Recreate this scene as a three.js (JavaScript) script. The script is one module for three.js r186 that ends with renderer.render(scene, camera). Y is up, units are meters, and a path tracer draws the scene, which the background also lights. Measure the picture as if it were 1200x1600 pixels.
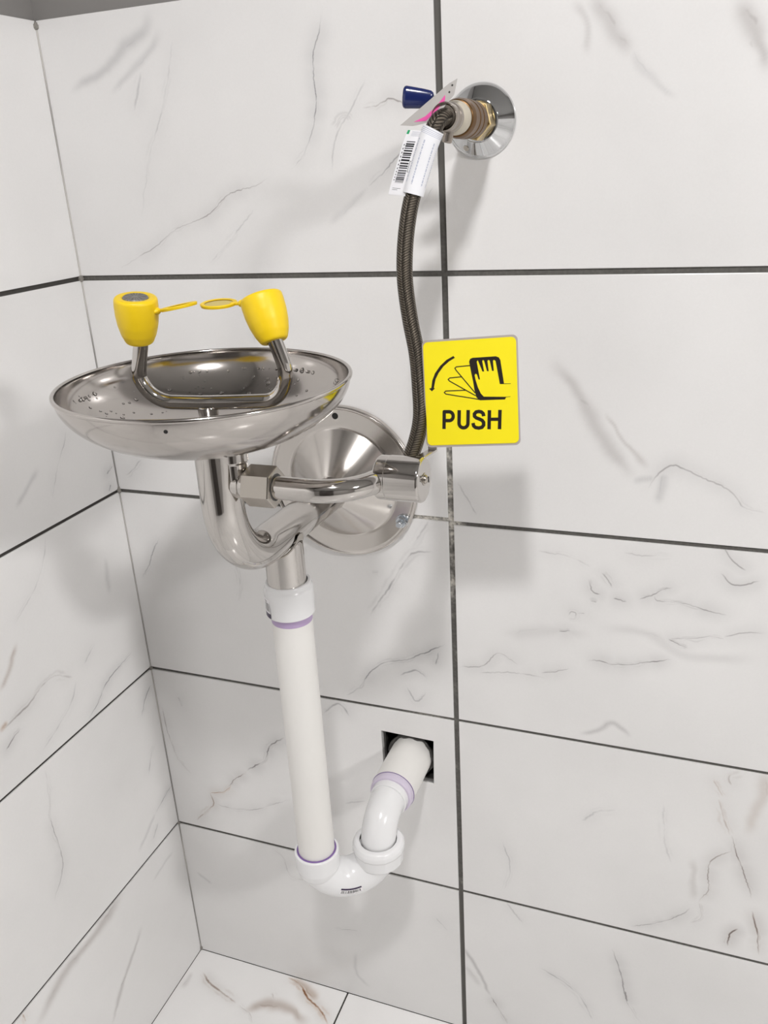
import * as THREE from 'three';
import { RoundedBoxGeometry } from 'three/addons/geometries/RoundedBoxGeometry.js';
import { mergeGeometries } from 'three/addons/utils/BufferGeometryUtils.js';
import { RectAreaLightUniformsLib } from 'three/addons/lights/RectAreaLightUniformsLib.js';

// ------------------------------------------------------------------ camera, light, exposure
const scene = new THREE.Scene();
scene.background = new THREE.Color(0x000000);
const camera = new THREE.PerspectiveCamera(61.705, 1200 / 1600, 0.05, 30);
camera.position.set(0.8095, 1.3448, 0.9752);
camera.rotation.order = 'YXZ';
camera.rotation.set(-0.37913, 0.37868, -0.05788);
const renderer = new THREE.WebGLRenderer({ antialias: true });
renderer.toneMapping = THREE.LinearToneMapping;
renderer.toneMappingExposure = 1.0;
renderer.shadowMap.enabled = true;
RectAreaLightUniformsLib.init();

const ROOM = { x: 4.2, z: 2.6, h: 2.2, tileTop: 1.537 };
const LAMPS = [   // unseen ceiling downlights, placed to cast the wall shadows: [x, z, candela, radius, label]
  [0.765, 1.07, 2.62, 0.062, 'unseen round ceiling downlight, out of view, placed to light the eyewash corner'],
  [2.5, 1.28, 5.4, 0.13, 'unseen round ceiling downlight, out of view to the right, placed to light the left wall'],
];
const LAMP_GLOW = 120;

// ------------------------------------------------------------------ helpers
let seed = 7;
const rnd = () => { seed = (seed * 1664525 + 1013904223) >>> 0; return seed / 4294967296; };
const V3 = (x, y, z) => new THREE.Vector3(x, y, z);
const used = new Map();
function numbered(n) {
  const k = used.get(n) || 0; used.set(n, k + 1);
  return k ? n + '_' + String(k).padStart(3, '0') : n;
}
function shadow(m) { m.castShadow = true; m.receiveShadow = true; return m; }
function thing(name, label, category, pos) {
  const g = new THREE.Group(); g.name = numbered(name); g.position.copy(pos);
  g.userData = { label, category };
  scene.add(g); return g;
}
function structure(name) {
  const g = new THREE.Group(); g.name = name; g.userData = { kind: 'structure' }; scene.add(g); return g;
}
// geometry is given in room coordinates; a part's mesh is stored relative to its holder
function worldPos(o) { o.updateWorldMatrix(true, false); return new THREE.Vector3().setFromMatrixPosition(o.matrixWorld); }
function part(parent, name, geo, mat, label) {
  const o = worldPos(parent);
  if (o.lengthSq() > 0) geo.translate(-o.x, -o.y, -o.z);
  const m = shadow(new THREE.Mesh(geo, mat)); m.name = numbered(name);
  if (label) m.userData.label = label;
  parent.add(m); return m;
}
const merged = (list) => mergeGeometries(list.map((g) => {
  const k = g.index ? g.toNonIndexed() : g;
  for (const a of Object.keys(k.attributes)) if (!['position', 'normal', 'uv'].includes(a)) k.deleteAttribute(a);
  return k;
}));
// turn a geometry built along +y so that +y points along dir, and put its origin at pos
function along(geo, pos, dir, spin = 0) {
  const q = new THREE.Quaternion().setFromUnitVectors(V3(0, 1, 0), dir.clone().normalize());
  if (spin) geo.rotateY(spin);
  geo.applyQuaternion(q); geo.translate(pos.x, pos.y, pos.z); return geo;
}
const X = V3(1, 0, 0), Y = V3(0, 1, 0), ZP = V3(0, 0, 1);
// polyline with rounded corners -> dense points
function fillet(pts, rad) {
  const out = [pts[0].clone()];
  for (let i = 1; i < pts.length - 1; i++) {
    const a = pts[i - 1].clone().sub(pts[i]), b = pts[i + 1].clone().sub(pts[i]);
    const la = a.length(), lb = b.length(); a.normalize(); b.normalize();
    const ang = Math.acos(THREE.MathUtils.clamp(a.dot(b), -1, 1));
    let r = Array.isArray(rad) ? rad[i - 1] : rad;
    let t = r / Math.tan(ang / 2); const tm = Math.min(la, lb) * 0.98; if (t > tm) { t = tm; r = t * Math.tan(ang / 2); }
    const p0 = pts[i].clone().addScaledVector(a, t), bis = a.clone().add(b).normalize();
    const c = pts[i].clone().addScaledVector(bis, r / Math.sin(ang / 2));
    const v0 = p0.clone().sub(c), p1 = pts[i].clone().addScaledVector(b, t), v1 = p1.clone().sub(c);
    const ax = v0.clone().cross(v1).normalize(), tot = v0.angleTo(v1), n = Math.max(4, Math.ceil(tot / 0.09));
    for (let k = 0; k <= n; k++) out.push(c.clone().add(v0.clone().applyAxisAngle(ax, tot * k / n)));
  }
  out.push(pts[pts.length - 1].clone());
  return out;
}
// sweep a round section along dense points with parallel transport; r may be a function of arc length (0..1)
function sweep(pts, r, sides = 32, capEnds = true) {
  const n = pts.length, T = [], pos = [], nor = [], uv = [], idx = [], len = [0];
  for (let i = 0; i < n; i++) {
    T.push(pts[Math.min(i + 1, n - 1)].clone().sub(pts[Math.max(i - 1, 0)]).normalize());
    if (i) len.push(len[i - 1] + pts[i].distanceTo(pts[i - 1]));
  }
  let N = Math.abs(T[0].y) < 0.9 ? V3(0, 1, 0).cross(T[0]).normalize() : V3(1, 0, 0).cross(T[0]).normalize();
  for (let i = 0; i < n; i++) {
    if (i) { N.addScaledVector(T[i], -N.dot(T[i])).normalize(); }
    const Bn = T[i].clone().cross(N), f = len[i] / len[n - 1], rr = typeof r === 'function' ? r(f) : r;
    for (let k = 0; k <= sides; k++) {
      const a = k / sides * Math.PI * 2, d = N.clone().multiplyScalar(Math.cos(a)).addScaledVector(Bn, Math.sin(a));
      pos.push(pts[i].x + d.x * rr, pts[i].y + d.y * rr, pts[i].z + d.z * rr); nor.push(d.x, d.y, d.z);
      uv.push(k / sides, len[i]);
    }
  }
  for (let i = 0; i < n - 1; i++) for (let k = 0; k < sides; k++) {
    const a = i * (sides + 1) + k, b = a + sides + 1; idx.push(a, a + 1, b, b, a + 1, b + 1);
  }
  if (capEnds) for (const [i, s] of [[0, -1], [n - 1, 1]]) {
    const c = pos.length / 3; pos.push(pts[i].x, pts[i].y, pts[i].z); nor.push(T[i].x * s, T[i].y * s, T[i].z * s); uv.push(0, 0);
    const base = pos.length / 3;
    for (let k = 0; k <= sides; k++) {
      const j = (i * (sides + 1) + k) * 3; pos.push(pos[j], pos[j + 1], pos[j + 2]); nor.push(T[i].x * s, T[i].y * s, T[i].z * s); uv.push(0, 0);
    }
    for (let k = 0; k < sides; k++) s > 0 ? idx.push(c, base + k, base + k + 1) : idx.push(c, base + k + 1, base + k);
  }
  const g = new THREE.BufferGeometry();
  g.setAttribute('position', new THREE.Float32BufferAttribute(pos, 3));
  g.setAttribute('normal', new THREE.Float32BufferAttribute(nor, 3));
  g.setAttribute('uv', new THREE.Float32BufferAttribute(uv, 2));
  g.setIndex(idx); return g;
}
const smooth = (pts, n = 80) => new THREE.CatmullRomCurve3(pts, false, 'centripetal').getPoints(n);
// lathe from [radius, height] pairs about +y; sharp corners are kept by doubling points
function lathe(prof, seg = 64) {
  const p = [];
  for (let i = 0; i < prof.length; i++) p.push(new THREE.Vector2(Math.max(prof[i][0], 1e-5), prof[i][1]));
  return new THREE.LatheGeometry(p, seg);
}
// solid of revolution whose corners are chamfered by e
function turned(prof, e = 0.0008, seg = 64) {
  const out = [];
  for (let i = 0; i < prof.length; i++) {
    const c = prof[i], a = prof[i - 1], b = prof[i + 1];
    if (!a || !b || c[0] < 1e-6) { out.push(c); continue; }
    const ua = [a[0] - c[0], a[1] - c[1]], ub = [b[0] - c[0], b[1] - c[1]];
    const la = Math.hypot(...ua), lb = Math.hypot(...ub), t = Math.min(e, la * 0.4, lb * 0.4);
    const pa = [c[0] + ua[0] / la * t, c[1] + ua[1] / la * t], pb = [c[0] + ub[0] / lb * t, c[1] + ub[1] / lb * t];
    out.push([pa[0] + ua[0] / la * t * 0.2, pa[1] + ua[1] / la * t * 0.2], pa, [(pa[0] + pb[0] + c[0]) / 3, (pa[1] + pb[1] + c[1]) / 3], pb, [pb[0] + ub[0] / lb * t * 0.2, pb[1] + ub[1] / lb * t * 0.2]);
  }
  return lathe(out, seg);
}
function hexPrism(rCorner, h, hole = 0, bevel = 0.0012) {
  const s = new THREE.Shape();
  for (let k = 0; k < 6; k++) { const a = k * Math.PI / 3 + Math.PI / 6, f = k ? 'lineTo' : 'moveTo'; s[f](rCorner * Math.cos(a), rCorner * Math.sin(a)); }
  s.closePath();
  if (hole) { const p = new THREE.Path(); p.absarc(0, 0, hole, 0, Math.PI * 2, true); s.holes.push(p); }
  const g = new THREE.ExtrudeGeometry(s, { depth: h - 2 * bevel, bevelEnabled: true, bevelThickness: bevel, bevelSize: bevel, bevelOffset: -bevel, bevelSegments: 2, curveSegments: 32 });
  g.translate(0, 0, bevel); g.rotateX(-Math.PI / 2); return g;   // 0..h along +y
}
// ------------------------------------------------------------------ materials
const std = (o) => new THREE.MeshStandardMaterial(o);
const phys = (o) => new THREE.MeshPhysicalMaterial(o);
function noiseTex(n, fn) {
  const d = new Uint8Array(n * n * 4);
  for (let y = 0; y < n; y++) for (let x = 0; x < n; x++) { const c = fn(x / n, y / n, x, y), i = (y * n + x) * 4; d[i] = c[0]; d[i + 1] = c[1]; d[i + 2] = c[2]; d[i + 3] = 255; }
  const t = new THREE.DataTexture(d, n, n); t.magFilter = t.minFilter = THREE.LinearFilter; t.wrapS = t.wrapT = THREE.RepeatWrapping; t.needsUpdate = true; return t;
}
function hash(x, y) { let h = (x * 374761393 + y * 668265263) | 0; h = (h ^ (h >>> 13)) * 1274126177 | 0; return ((h ^ (h >>> 16)) >>> 0) / 4294967296; }
function vnoise(x, y) {
  const xi = Math.floor(x), yi = Math.floor(y), fx = x - xi, fy = y - yi, sx = fx * fx * (3 - 2 * fx), sy = fy * fy * (3 - 2 * fy);
  const a = hash(xi, yi), b = hash(xi + 1, yi), c = hash(xi, yi + 1), d = hash(xi + 1, yi + 1);
  return (a + (b - a) * sx) * (1 - sy) + (c + (d - c) * sx) * sy;
}
const fbm = (x, y, o = 4) => { let s = 0, a = 0.5; for (let k = 0; k < o; k++) { s += a * vnoise(x, y); x = x * 2.03 + 17.1; y = y * 2.03 + 5.7; a *= 0.5; } return s; };

const steel = std({ color: new THREE.Color().setRGB(0.57, 0.545, 0.52), metalness: 1, roughness: 0.075 });
const steelBowl = std({ color: new THREE.Color().setRGB(0.53, 0.50, 0.475), metalness: 1, roughness: 0.14 });
const steelBrushed = std({ color: new THREE.Color().setRGB(0.60, 0.57, 0.54), metalness: 1, roughness: 0.17 });
const steelNut = std({ color: new THREE.Color().setRGB(0.50, 0.465, 0.42), metalness: 1, roughness: 0.27 });
const chrome = std({ color: new THREE.Color().setRGB(0.64, 0.645, 0.65), metalness: 1, roughness: 0.03 });
const nickel = std({ color: new THREE.Color().setRGB(0.36, 0.32, 0.28), metalness: 1, roughness: 0.26 });
const brass = std({ color: new THREE.Color().setRGB(0.72, 0.55, 0.27), metalness: 1, roughness: 0.24 });
const bronze = std({ color: new THREE.Color().setRGB(0.15, 0.08, 0.03), metalness: 0.75, roughness: 0.32 });
const teflon = std({ color: new THREE.Color().setRGB(0.58, 0.53, 0.43), roughness: 0.5 });
const zinc = std({ color: new THREE.Color().setRGB(0.62, 0.66, 0.70), metalness: 1, roughness: 0.25 });
const holeShade = std({ color: new THREE.Color().setRGB(0.012, 0.011, 0.01), roughness: 0.8 });  // near-black colour in place of the shade inside holes and slots
const rubber = std({ color: new THREE.Color().setRGB(0.045, 0.043, 0.04), roughness: 0.35 });
const yellow = phys({ color: new THREE.Color().setRGB(0.95, 0.66, 0.008), roughness: 0.42, sheen: 0 });
const pvcPipe = std({ color: new THREE.Color().setRGB(0.86, 0.845, 0.815), roughness: 0.42 });
const pvc = phys({ color: new THREE.Color().setRGB(0.88, 0.88, 0.885), roughness: 0.2 });
const primer = std({ color: new THREE.Color().setRGB(0.50, 0.38, 0.60), roughness: 0.35 });
const primerDark = std({ color: new THREE.Color().setRGB(0.22, 0.13, 0.36), roughness: 0.3 });
const bluePlastic = phys({ color: new THREE.Color().setRGB(0.010, 0.020, 0.115), roughness: 0.22, clearcoat: 0.5, clearcoatRoughness: 0.1 });
const greyPaint = std({ color: new THREE.Color().setRGB(0.26, 0.25, 0.24), roughness: 0.7 });
const ceilingPaint = std({ color: new THREE.Color().setRGB(0.5, 0.495, 0.485), roughness: 0.8 });
const groutDark = std({ color: new THREE.Color().setRGB(0.055, 0.051, 0.046), roughness: 0.85 });
const caulk = std({ color: new THREE.Color().setRGB(0.60, 0.58, 0.55), roughness: 0.7 });

// ------------------------------------------------------------------ marble veins (metres on the wall or floor they lie in)
const VEINS = { back: [], left: [], floor: [] };
function vein(plane, width, strength, warm, pts) { VEINS[plane].push({ w: width * 0.001, a: strength, t: warm, p: pts }); }
vein('back', 1.3, 0.42, 0, [[0.382, 1.511], [0.378, 1.490], [0.368, 1.466], [0.367, 1.446], [0.368, 1.421], [0.360, 1.391], [0.345, 1.364], [0.328, 1.350]]);
vein('back', 1.3, 0.38, 0.15, [[0.297, 1.344], [0.278, 1.335], [0.244, 1.328], [0.223, 1.313], [0.206, 1.303], [0.180, 1.295], [0.154, 1.286], [0.122, 1.267], [0.097, 1.256], [0.068, 1.244]]);
vein('back', 1.6, 0.34, 0.2, [[0.474, 1.411], [0.457, 1.416], [0.437, 1.410], [0.423, 1.410]]);
vein('back', 1.6, 0.4, 0.1, [[0.410, 1.398], [0.407, 1.403], [0.398, 1.404], [0.388, 1.391]]);
vein('back', 7, 0.2, 0, [[0.165, 1.528], [0.154, 1.512], [0.128, 1.499], [0.090, 1.475], [0.036, 1.458]]);
vein('back', 5, 0.14, 0, [[0.176, 1.506], [0.140, 1.478], [0.096, 1.450]]);
vein('back', 2, 0.13, 0, [[0.190, 1.497], [0.170, 1.440], [0.137, 1.375], [0.112, 1.306]]);
vein('back', 1.5, 0.28, 0, [[0.469, 1.365], [0.446, 1.343], [0.425, 1.328]]);
vein('back', 4, 0.1, 0, [[0.425, 1.328], [0.397, 1.305], [0.372, 1.289]]);
vein('back', 2, 0.15, 0, [[0.275, 1.309], [0.233, 1.271], [0.203, 1.245]]);
vein('back', 3, 0.12, 0, [[0.141, 1.470], [0.124, 1.427]]);
vein('back', 2, 0.14, 0, [[0.381, 1.338], [0.387, 1.377], [0.410, 1.410], [0.430, 1.439]]);
vein('back', 1.5, 0.15, 0, [[0.503, 1.325], [0.484, 1.298]]);
vein('back', 7, 0.2, 0.2, [[0.669, 1.488], [0.686, 1.472], [0.697, 1.452], [0.708, 1.439]]);
vein('back', 5, 0.14, 0.2, [[0.653, 1.487], [0.666, 1.467], [0.669, 1.442]]);
vein('back', 8, 0.25, 0.2, [[0.806, 1.473], [0.818, 1.452], [0.826, 1.433], [0.836, 1.413]]);
vein('back', 4, 0.1, 0, [[0.708, 1.439], [0.736, 1.409], [0.755, 1.396]]);
vein('back', 9, 0.22, 0.2, [[0.638, 1.130], [0.661, 1.105], [0.681, 1.073], [0.704, 1.034], [0.734, 0.999]]);
vein('back', 4, 0.18, 0.3, [[0.699, 1.073], [0.722, 1.042], [0.742, 1.020], [0.752, 1.010]]);
vein('back', 1.8, 0.26, 0.1, [[0.753, 0.986], [0.761, 1.002], [0.776, 1.015], [0.794, 1.010], [0.821, 0.998], [0.843, 0.988], [0.856, 0.971], [0.879, 0.966]]);
vein('back', 5, 0.16, 0, [[0.763, 0.970], [0.770, 1.005]]);
vein('back', 4, 0.15, 0, [[0.737, 0.992], [0.758, 1.000]]);
vein('back', 2, 0.14, 0, [[0.523, 0.976], [0.537, 0.951], [0.547, 0.933]]);
vein('back', 1.5, 0.3, 0.1, [[0.840, 0.919], [0.852, 0.903], [0.866, 0.892]]);
vein('back', 1.6, 0.34, 0.1, [[0.840, 0.887], [0.853, 0.874], [0.868, 0.875], [0.882, 0.882]]);
vein('back', 1.6, 0.42, 0.1, [[0.688, 0.861], [0.695, 0.843], [0.705, 0.841]]);
vein('back', 2, 0.42, 0.1, [[0.704, 0.871], [0.709, 0.866], [0.718, 0.852]]);
vein('back', 2.2, 0.4, 0.1, [[0.692, 0.831], [0.699, 0.830]]);
vein('back', 1.6, 0.36, 0.1, [[0.719, 0.837], [0.736, 0.835]]);
vein('back', 1.4, 0.5, 0.1, [[0.750, 0.841], [0.766, 0.850], [0.777, 0.858], [0.789, 0.861]]);
vein('back', 1.4, 0.52, 0.1, [[0.766, 0.850], [0.771, 0.842], [0.797, 0.843], [0.819, 0.838], [0.850, 0.832]]);
vein('back', 1.6, 0.32, 0.1, [[0.665, 0.806], [0.669, 0.812], [0.674, 0.810], [0.672, 0.803], [0.665, 0.804]]);
vein('back', 1.5, 0.25, 0.1, [[0.674, 0.810], [0.686, 0.811]]);
vein('back', 1.6, 0.46, 0.1, [[0.653, 0.781], [0.669, 0.784]]);
vein('back', 1.7, 0.55, 0.1, [[0.787, 0.790], [0.801, 0.784], [0.811, 0.781]]);
vein('back', 1.5, 0.44, 0.1, [[0.787, 0.790], [0.816, 0.796], [0.838, 0.802], [0.850, 0.800]]);
vein('back', 1.5, 0.22, 0.1, [[0.850, 0.802], [0.871, 0.812], [0.898, 0.814]]);
vein('back', 1.4, 0.45, 0.1, [[0.688, 0.742], [0.702, 0.746], [0.723, 0.744], [0.760, 0.752], [0.796, 0.764]]);
vein('back', 1.4, 0.28, 0.1, [[0.517, 0.705], [0.552, 0.713], [0.575, 0.736], [0.601, 0.723]]);
vein('back', 1.6, 0.34, 0.1, [[0.631, 0.715], [0.653, 0.721], [0.671, 0.729]]);
vein('back', 2, 0.16, 0.1, [[0.536, 0.699], [0.594, 0.709], [0.639, 0.708]]);
vein('back', 4, 0.22, 0.1, [[0.685, 0.629], [0.706, 0.638], [0.727, 0.656], [0.749, 0.638]]);
vein('back', 2, 0.14, 0.1, [[0.625, 0.891], [0.663, 0.889], [0.690, 0.877]]);
vein('back', 2, 0.12, 0.1, [[0.729, 0.900], [0.761, 0.900], [0.786, 0.904]]);
vein('back', 9, 0.1, 0.1, [[0.583, 0.767], [0.637, 0.779], [0.690, 0.783]]);
vein('back', 8, 0.1, 0.1, [[0.707, 0.794], [0.761, 0.794], [0.808, 0.770], [0.886, 0.779]]);
vein('back', 2.2, 0.34, 0.7, [[0.855, 0.593], [0.869, 0.569]]);
vein('back', 2.6, 0.4, 0.6, [[0.864, 0.564], [0.875, 0.531], [0.884, 0.510]]);
vein('back', 1.5, 0.5, 0.3, [[0.884, 0.510], [0.893, 0.484], [0.906, 0.450], [0.919, 0.411]]);
vein('back', 1.5, 0.38, 0.3, [[0.889, 0.488], [0.869, 0.468], [0.861, 0.452], [0.864, 0.413], [0.854, 0.385]]);
vein('back', 1.4, 0.32, 0.2, [[0.854, 0.385], [0.858, 0.356], [0.844, 0.344]]);
vein('back', 1.4, 0.4, 0.1, [[0.765, 0.310], [0.799, 0.329], [0.833, 0.355], [0.844, 0.372]]);
vein('back', 2, 0.6, 0.3, [[0.897, 0.318], [0.899, 0.344], [0.907, 0.354]]);
vein('back', 2, 0.55, 0.4, [[0.921, 0.391], [0.931, 0.355], [0.937, 0.316]]);
vein('back', 7, 0.18, 0.7, [[0.916, 0.620], [0.915, 0.581], [0.901, 0.519]]);
vein('back', 2.5, 0.25, 0.4, [[0.878, 0.590], [0.874, 0.602], [0.886, 0.613]]);
vein('back', 2, 0.15, 0, [[0.576, 0.422], [0.590, 0.373], [0.582, 0.322]]);
vein('back', 3, 0.12, 0, [[0.693, 0.483], [0.711, 0.505], [0.737, 0.514]]);
vein('back', 3, 0.12, 0, [[0.797, 0.538], [0.805, 0.469], [0.814, 0.443]]);
vein('back', 7, 0.15, 0.3, [[0.842, 0.456], [0.847, 0.388]]);
vein('back', 4, 0.3, 0.1, [[0.514, 0.184], [0.536, 0.144], [0.559, 0.090]]);
vein('back', 1.8, 0.45, 0.2, [[0.559, 0.090], [0.575, 0.059], [0.586, 0.038]]);
vein('back', 1.6, 0.4, 0.1, [[0.744, 0.259], [0.759, 0.208], [0.769, 0.160], [0.791, 0.122]]);
vein('back', 2.5, 0.4, 0.1, [[0.764, 0.181], [0.770, 0.160]]);
vein('back', 2.5, 0.22, 0, [[0.636, 0.183], [0.669, 0.169], [0.699, 0.145], [0.722, 0.099]]);
vein('back', 3, 0.14, 0, [[0.582, 0.300], [0.612, 0.264]]);
vein('back', 6, 0.12, 0.2, [[0.518, 0.143], [0.540, 0.108]]);
vein('back', 1.2, 0.3, 0, [[0.263, 1.212], [0.260, 1.180], [0.255, 1.144]]);
vein('back', 3, 0.32, 0.05, [[0.487, 0.877], [0.458, 0.869], [0.441, 0.848], [0.425, 0.820], [0.404, 0.788], [0.390, 0.766]]);
vein('back', 3, 0.2, 0.05, [[0.483, 0.920], [0.468, 0.894], [0.455, 0.875]]);
vein('back', 1.5, 0.3, 0.05, [[0.398, 0.836], [0.408, 0.836]]);
vein('back', 2, 0.2, 0.05, [[0.183, 0.828], [0.188, 0.798], [0.182, 0.762]]);
vein('back', 1.8, 0.45, 0, [[0.505, 0.742], [0.486, 0.730], [0.466, 0.718], [0.436, 0.702], [0.411, 0.695], [0.389, 0.678], [0.365, 0.645], [0.346, 0.628]]);
vein('back', 2, 0.3, 0, [[0.490, 0.726], [0.486, 0.703]]);
vein('back', 2.5, 0.25, 0, [[0.431, 0.676], [0.457, 0.689], [0.473, 0.678]]);
vein('back', 2.5, 0.25, 0, [[0.439, 0.659], [0.454, 0.638], [0.470, 0.655]]);
vein('back', 2, 0.45, 0.1, [[0.230, 0.529], [0.203, 0.505], [0.192, 0.479], [0.156, 0.448]]);
vein('back', 1.6, 0.45, 0.3, [[0.156, 0.448], [0.132, 0.426], [0.101, 0.393], [0.075, 0.384]]);
vein('back', 1.4, 0.5, 1, [[0.122, 0.410], [0.101, 0.392], [0.075, 0.383]]);
vein('back', 2.2, 0.4, 0.6, [[0.075, 0.384], [0.080, 0.362], [0.060, 0.339], [0.040, 0.316]]);
vein('back', 1.6, 0.3, 0.1, [[0.080, 0.362], [0.123, 0.361], [0.150, 0.367], [0.178, 0.378], [0.227, 0.407]]);
vein('back', 1.8, 0.28, 0.2, [[0.007, 0.543], [0.010, 0.500], [0.015, 0.468], [0.022, 0.441], [0.045, 0.415]]);
vein('back', 3, 0.2, 0, [[0.302, 0.585], [0.331, 0.610], [0.348, 0.589]]);
vein('back', 2.5, 0.15, 0, [[0.043, 0.569], [0.048, 0.551]]);
vein('back', 3, 0.12, 0, [[0.326, 0.423], [0.364, 0.438]]);
vein('back', 1.6, 0.2, 0.1, [[0.184, 0.294], [0.202, 0.276], [0.214, 0.240], [0.261, 0.245]]);
vein('back', 4, 0.12, 0, [[0.322, 0.102], [0.321, 0.056], [0.343, 0.031]]);
vein('back', 1.6, 0.18, 0.1, [[0.284, 0.146], [0.331, 0.156]]);
vein('back', 1.5, 0.15, 0, [[0.470, 0.232], [0.488, 0.209]]);
vein('back', 5, 0.14, 0, [[0.021, 0.192], [0.047, 0.174]]);
vein('back', 1.7, 0.25, 0, [[0.059, 0.854], [0.042, 0.829], [0.031, 0.805], [0.011, 0.778]]);
vein('back', 2, 0.2, 0, [[0.048, 0.975], [0.028, 0.956], [0.016, 0.948]]);
vein('left', 2, 0.5, 0, [[0.005, 0.964], [0.012, 0.959], [0.020, 0.956]]);
vein('left', 2, 0.4, 0, [[0.015, 0.938], [0.022, 0.930]]);
vein('left', 5, 0.16, 0, [[0.149, 1.006], [0.178, 0.987], [0.198, 0.973]]);
vein('left', 2, 0.18, 0, [[0.082, 1.042], [0.121, 0.986], [0.135, 0.961]]);
vein('left', 2.5, 0.15, 0, [[0.159, 0.917], [0.186, 0.869], [0.245, 0.828]]);
vein('left', 5, 0.12, 0, [[0.056, 0.837], [0.063, 0.783]]);
vein('left', 1.8, 0.38, 0, [[0.037, 0.668], [0.076, 0.661], [0.108, 0.651], [0.136, 0.631], [0.154, 0.623]]);
vein('left', 3, 0.32, 0.2, [[0.168, 0.703], [0.198, 0.723], [0.226, 0.722], [0.252, 0.713], [0.280, 0.709], [0.302, 0.706]]);
vein('left', 4, 0.45, 1, [[0.292, 0.710], [0.302, 0.708]]);
vein('left', 3, 0.18, 0, [[0.161, 0.693], [0.185, 0.664], [0.247, 0.636]]);
vein('left', 1.8, 0.4, 0.1, [[0.273, 0.689], [0.289, 0.684], [0.304, 0.677]]);
vein('left', 4, 0.28, 0.6, [[0.248, 0.802], [0.274, 0.771], [0.290, 0.759]]);
vein('left', 2, 0.15, 0, [[0.109, 0.726], [0.141, 0.709]]);
vein('left', 1.8, 0.26, 0.1, [[0.251, 0.605], [0.252, 0.567], [0.262, 0.525], [0.259, 0.484], [0.263, 0.443], [0.288, 0.409]]);
vein('left', 2.5, 0.3, 0, [[0.006, 0.591], [0.028, 0.573], [0.043, 0.552]]);
vein('left', 2.5, 0.2, 0, [[0.027, 0.488], [0.052, 0.445]]);
vein('left', 2, 0.34, 0, [[-0.002, 0.383], [0.013, 0.379], [0.052, 0.366]]);
vein('left', 4, 0.14, 0, [[0.052, 0.366], [0.108, 0.334]]);
vein('left', 2.5, 0.22, 0, [[0.051, 0.344], [0.070, 0.325]]);
vein('left', 9, 0.28, 0.3, [[0.163, 0.296], [0.214, 0.287], [0.266, 0.284], [0.309, 0.283], [0.350, 0.264], [0.367, 0.257]]);
vein('left', 3, 0.25, 0.2, [[0.321, 0.278], [0.340, 0.272], [0.356, 0.258]]);
vein('left', 5, 0.26, 0.2, [[0.138, 0.197], [0.180, 0.163], [0.214, 0.132], [0.241, 0.100]]);
vein('left', 4, 0.12, 0, [[0.029, 0.262], [0.089, 0.254]]);
vein('left', 2.5, 0.4, 0.9, [[0.385, 0.298], [0.383, 0.282]]);
vein('floor', 3.5, 0.75, 0.95, [[0.186, 0.004], [0.211, 0.010], [0.237, 0.031], [0.265, 0.044], [0.290, 0.066]]);
vein('floor', 7, 0.45, 0.8, [[0.192, 0.005], [0.223, 0.012], [0.254, 0.031]]);
vein('floor', 3.5, 0.45, 0.5, [[0.029, 0.042], [0.050, 0.057], [0.086, 0.069], [0.120, 0.080]]);
vein('floor', 10, 0.42, 0.6, [[0.142, 0.090], [0.172, 0.064], [0.214, 0.061], [0.253, 0.076]]);
vein('floor', 3, 0.2, 0.4, [[0.171, 0.041], [0.186, 0.059]]);
vein('floor', 5, 0.16, 0.2, [[0.011, 0.051], [0.012, 0.081]]);
vein('floor', 2, 0.2, 0.3, [[0.120, 0.080], [0.154, 0.092], [0.167, 0.106]]);
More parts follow.
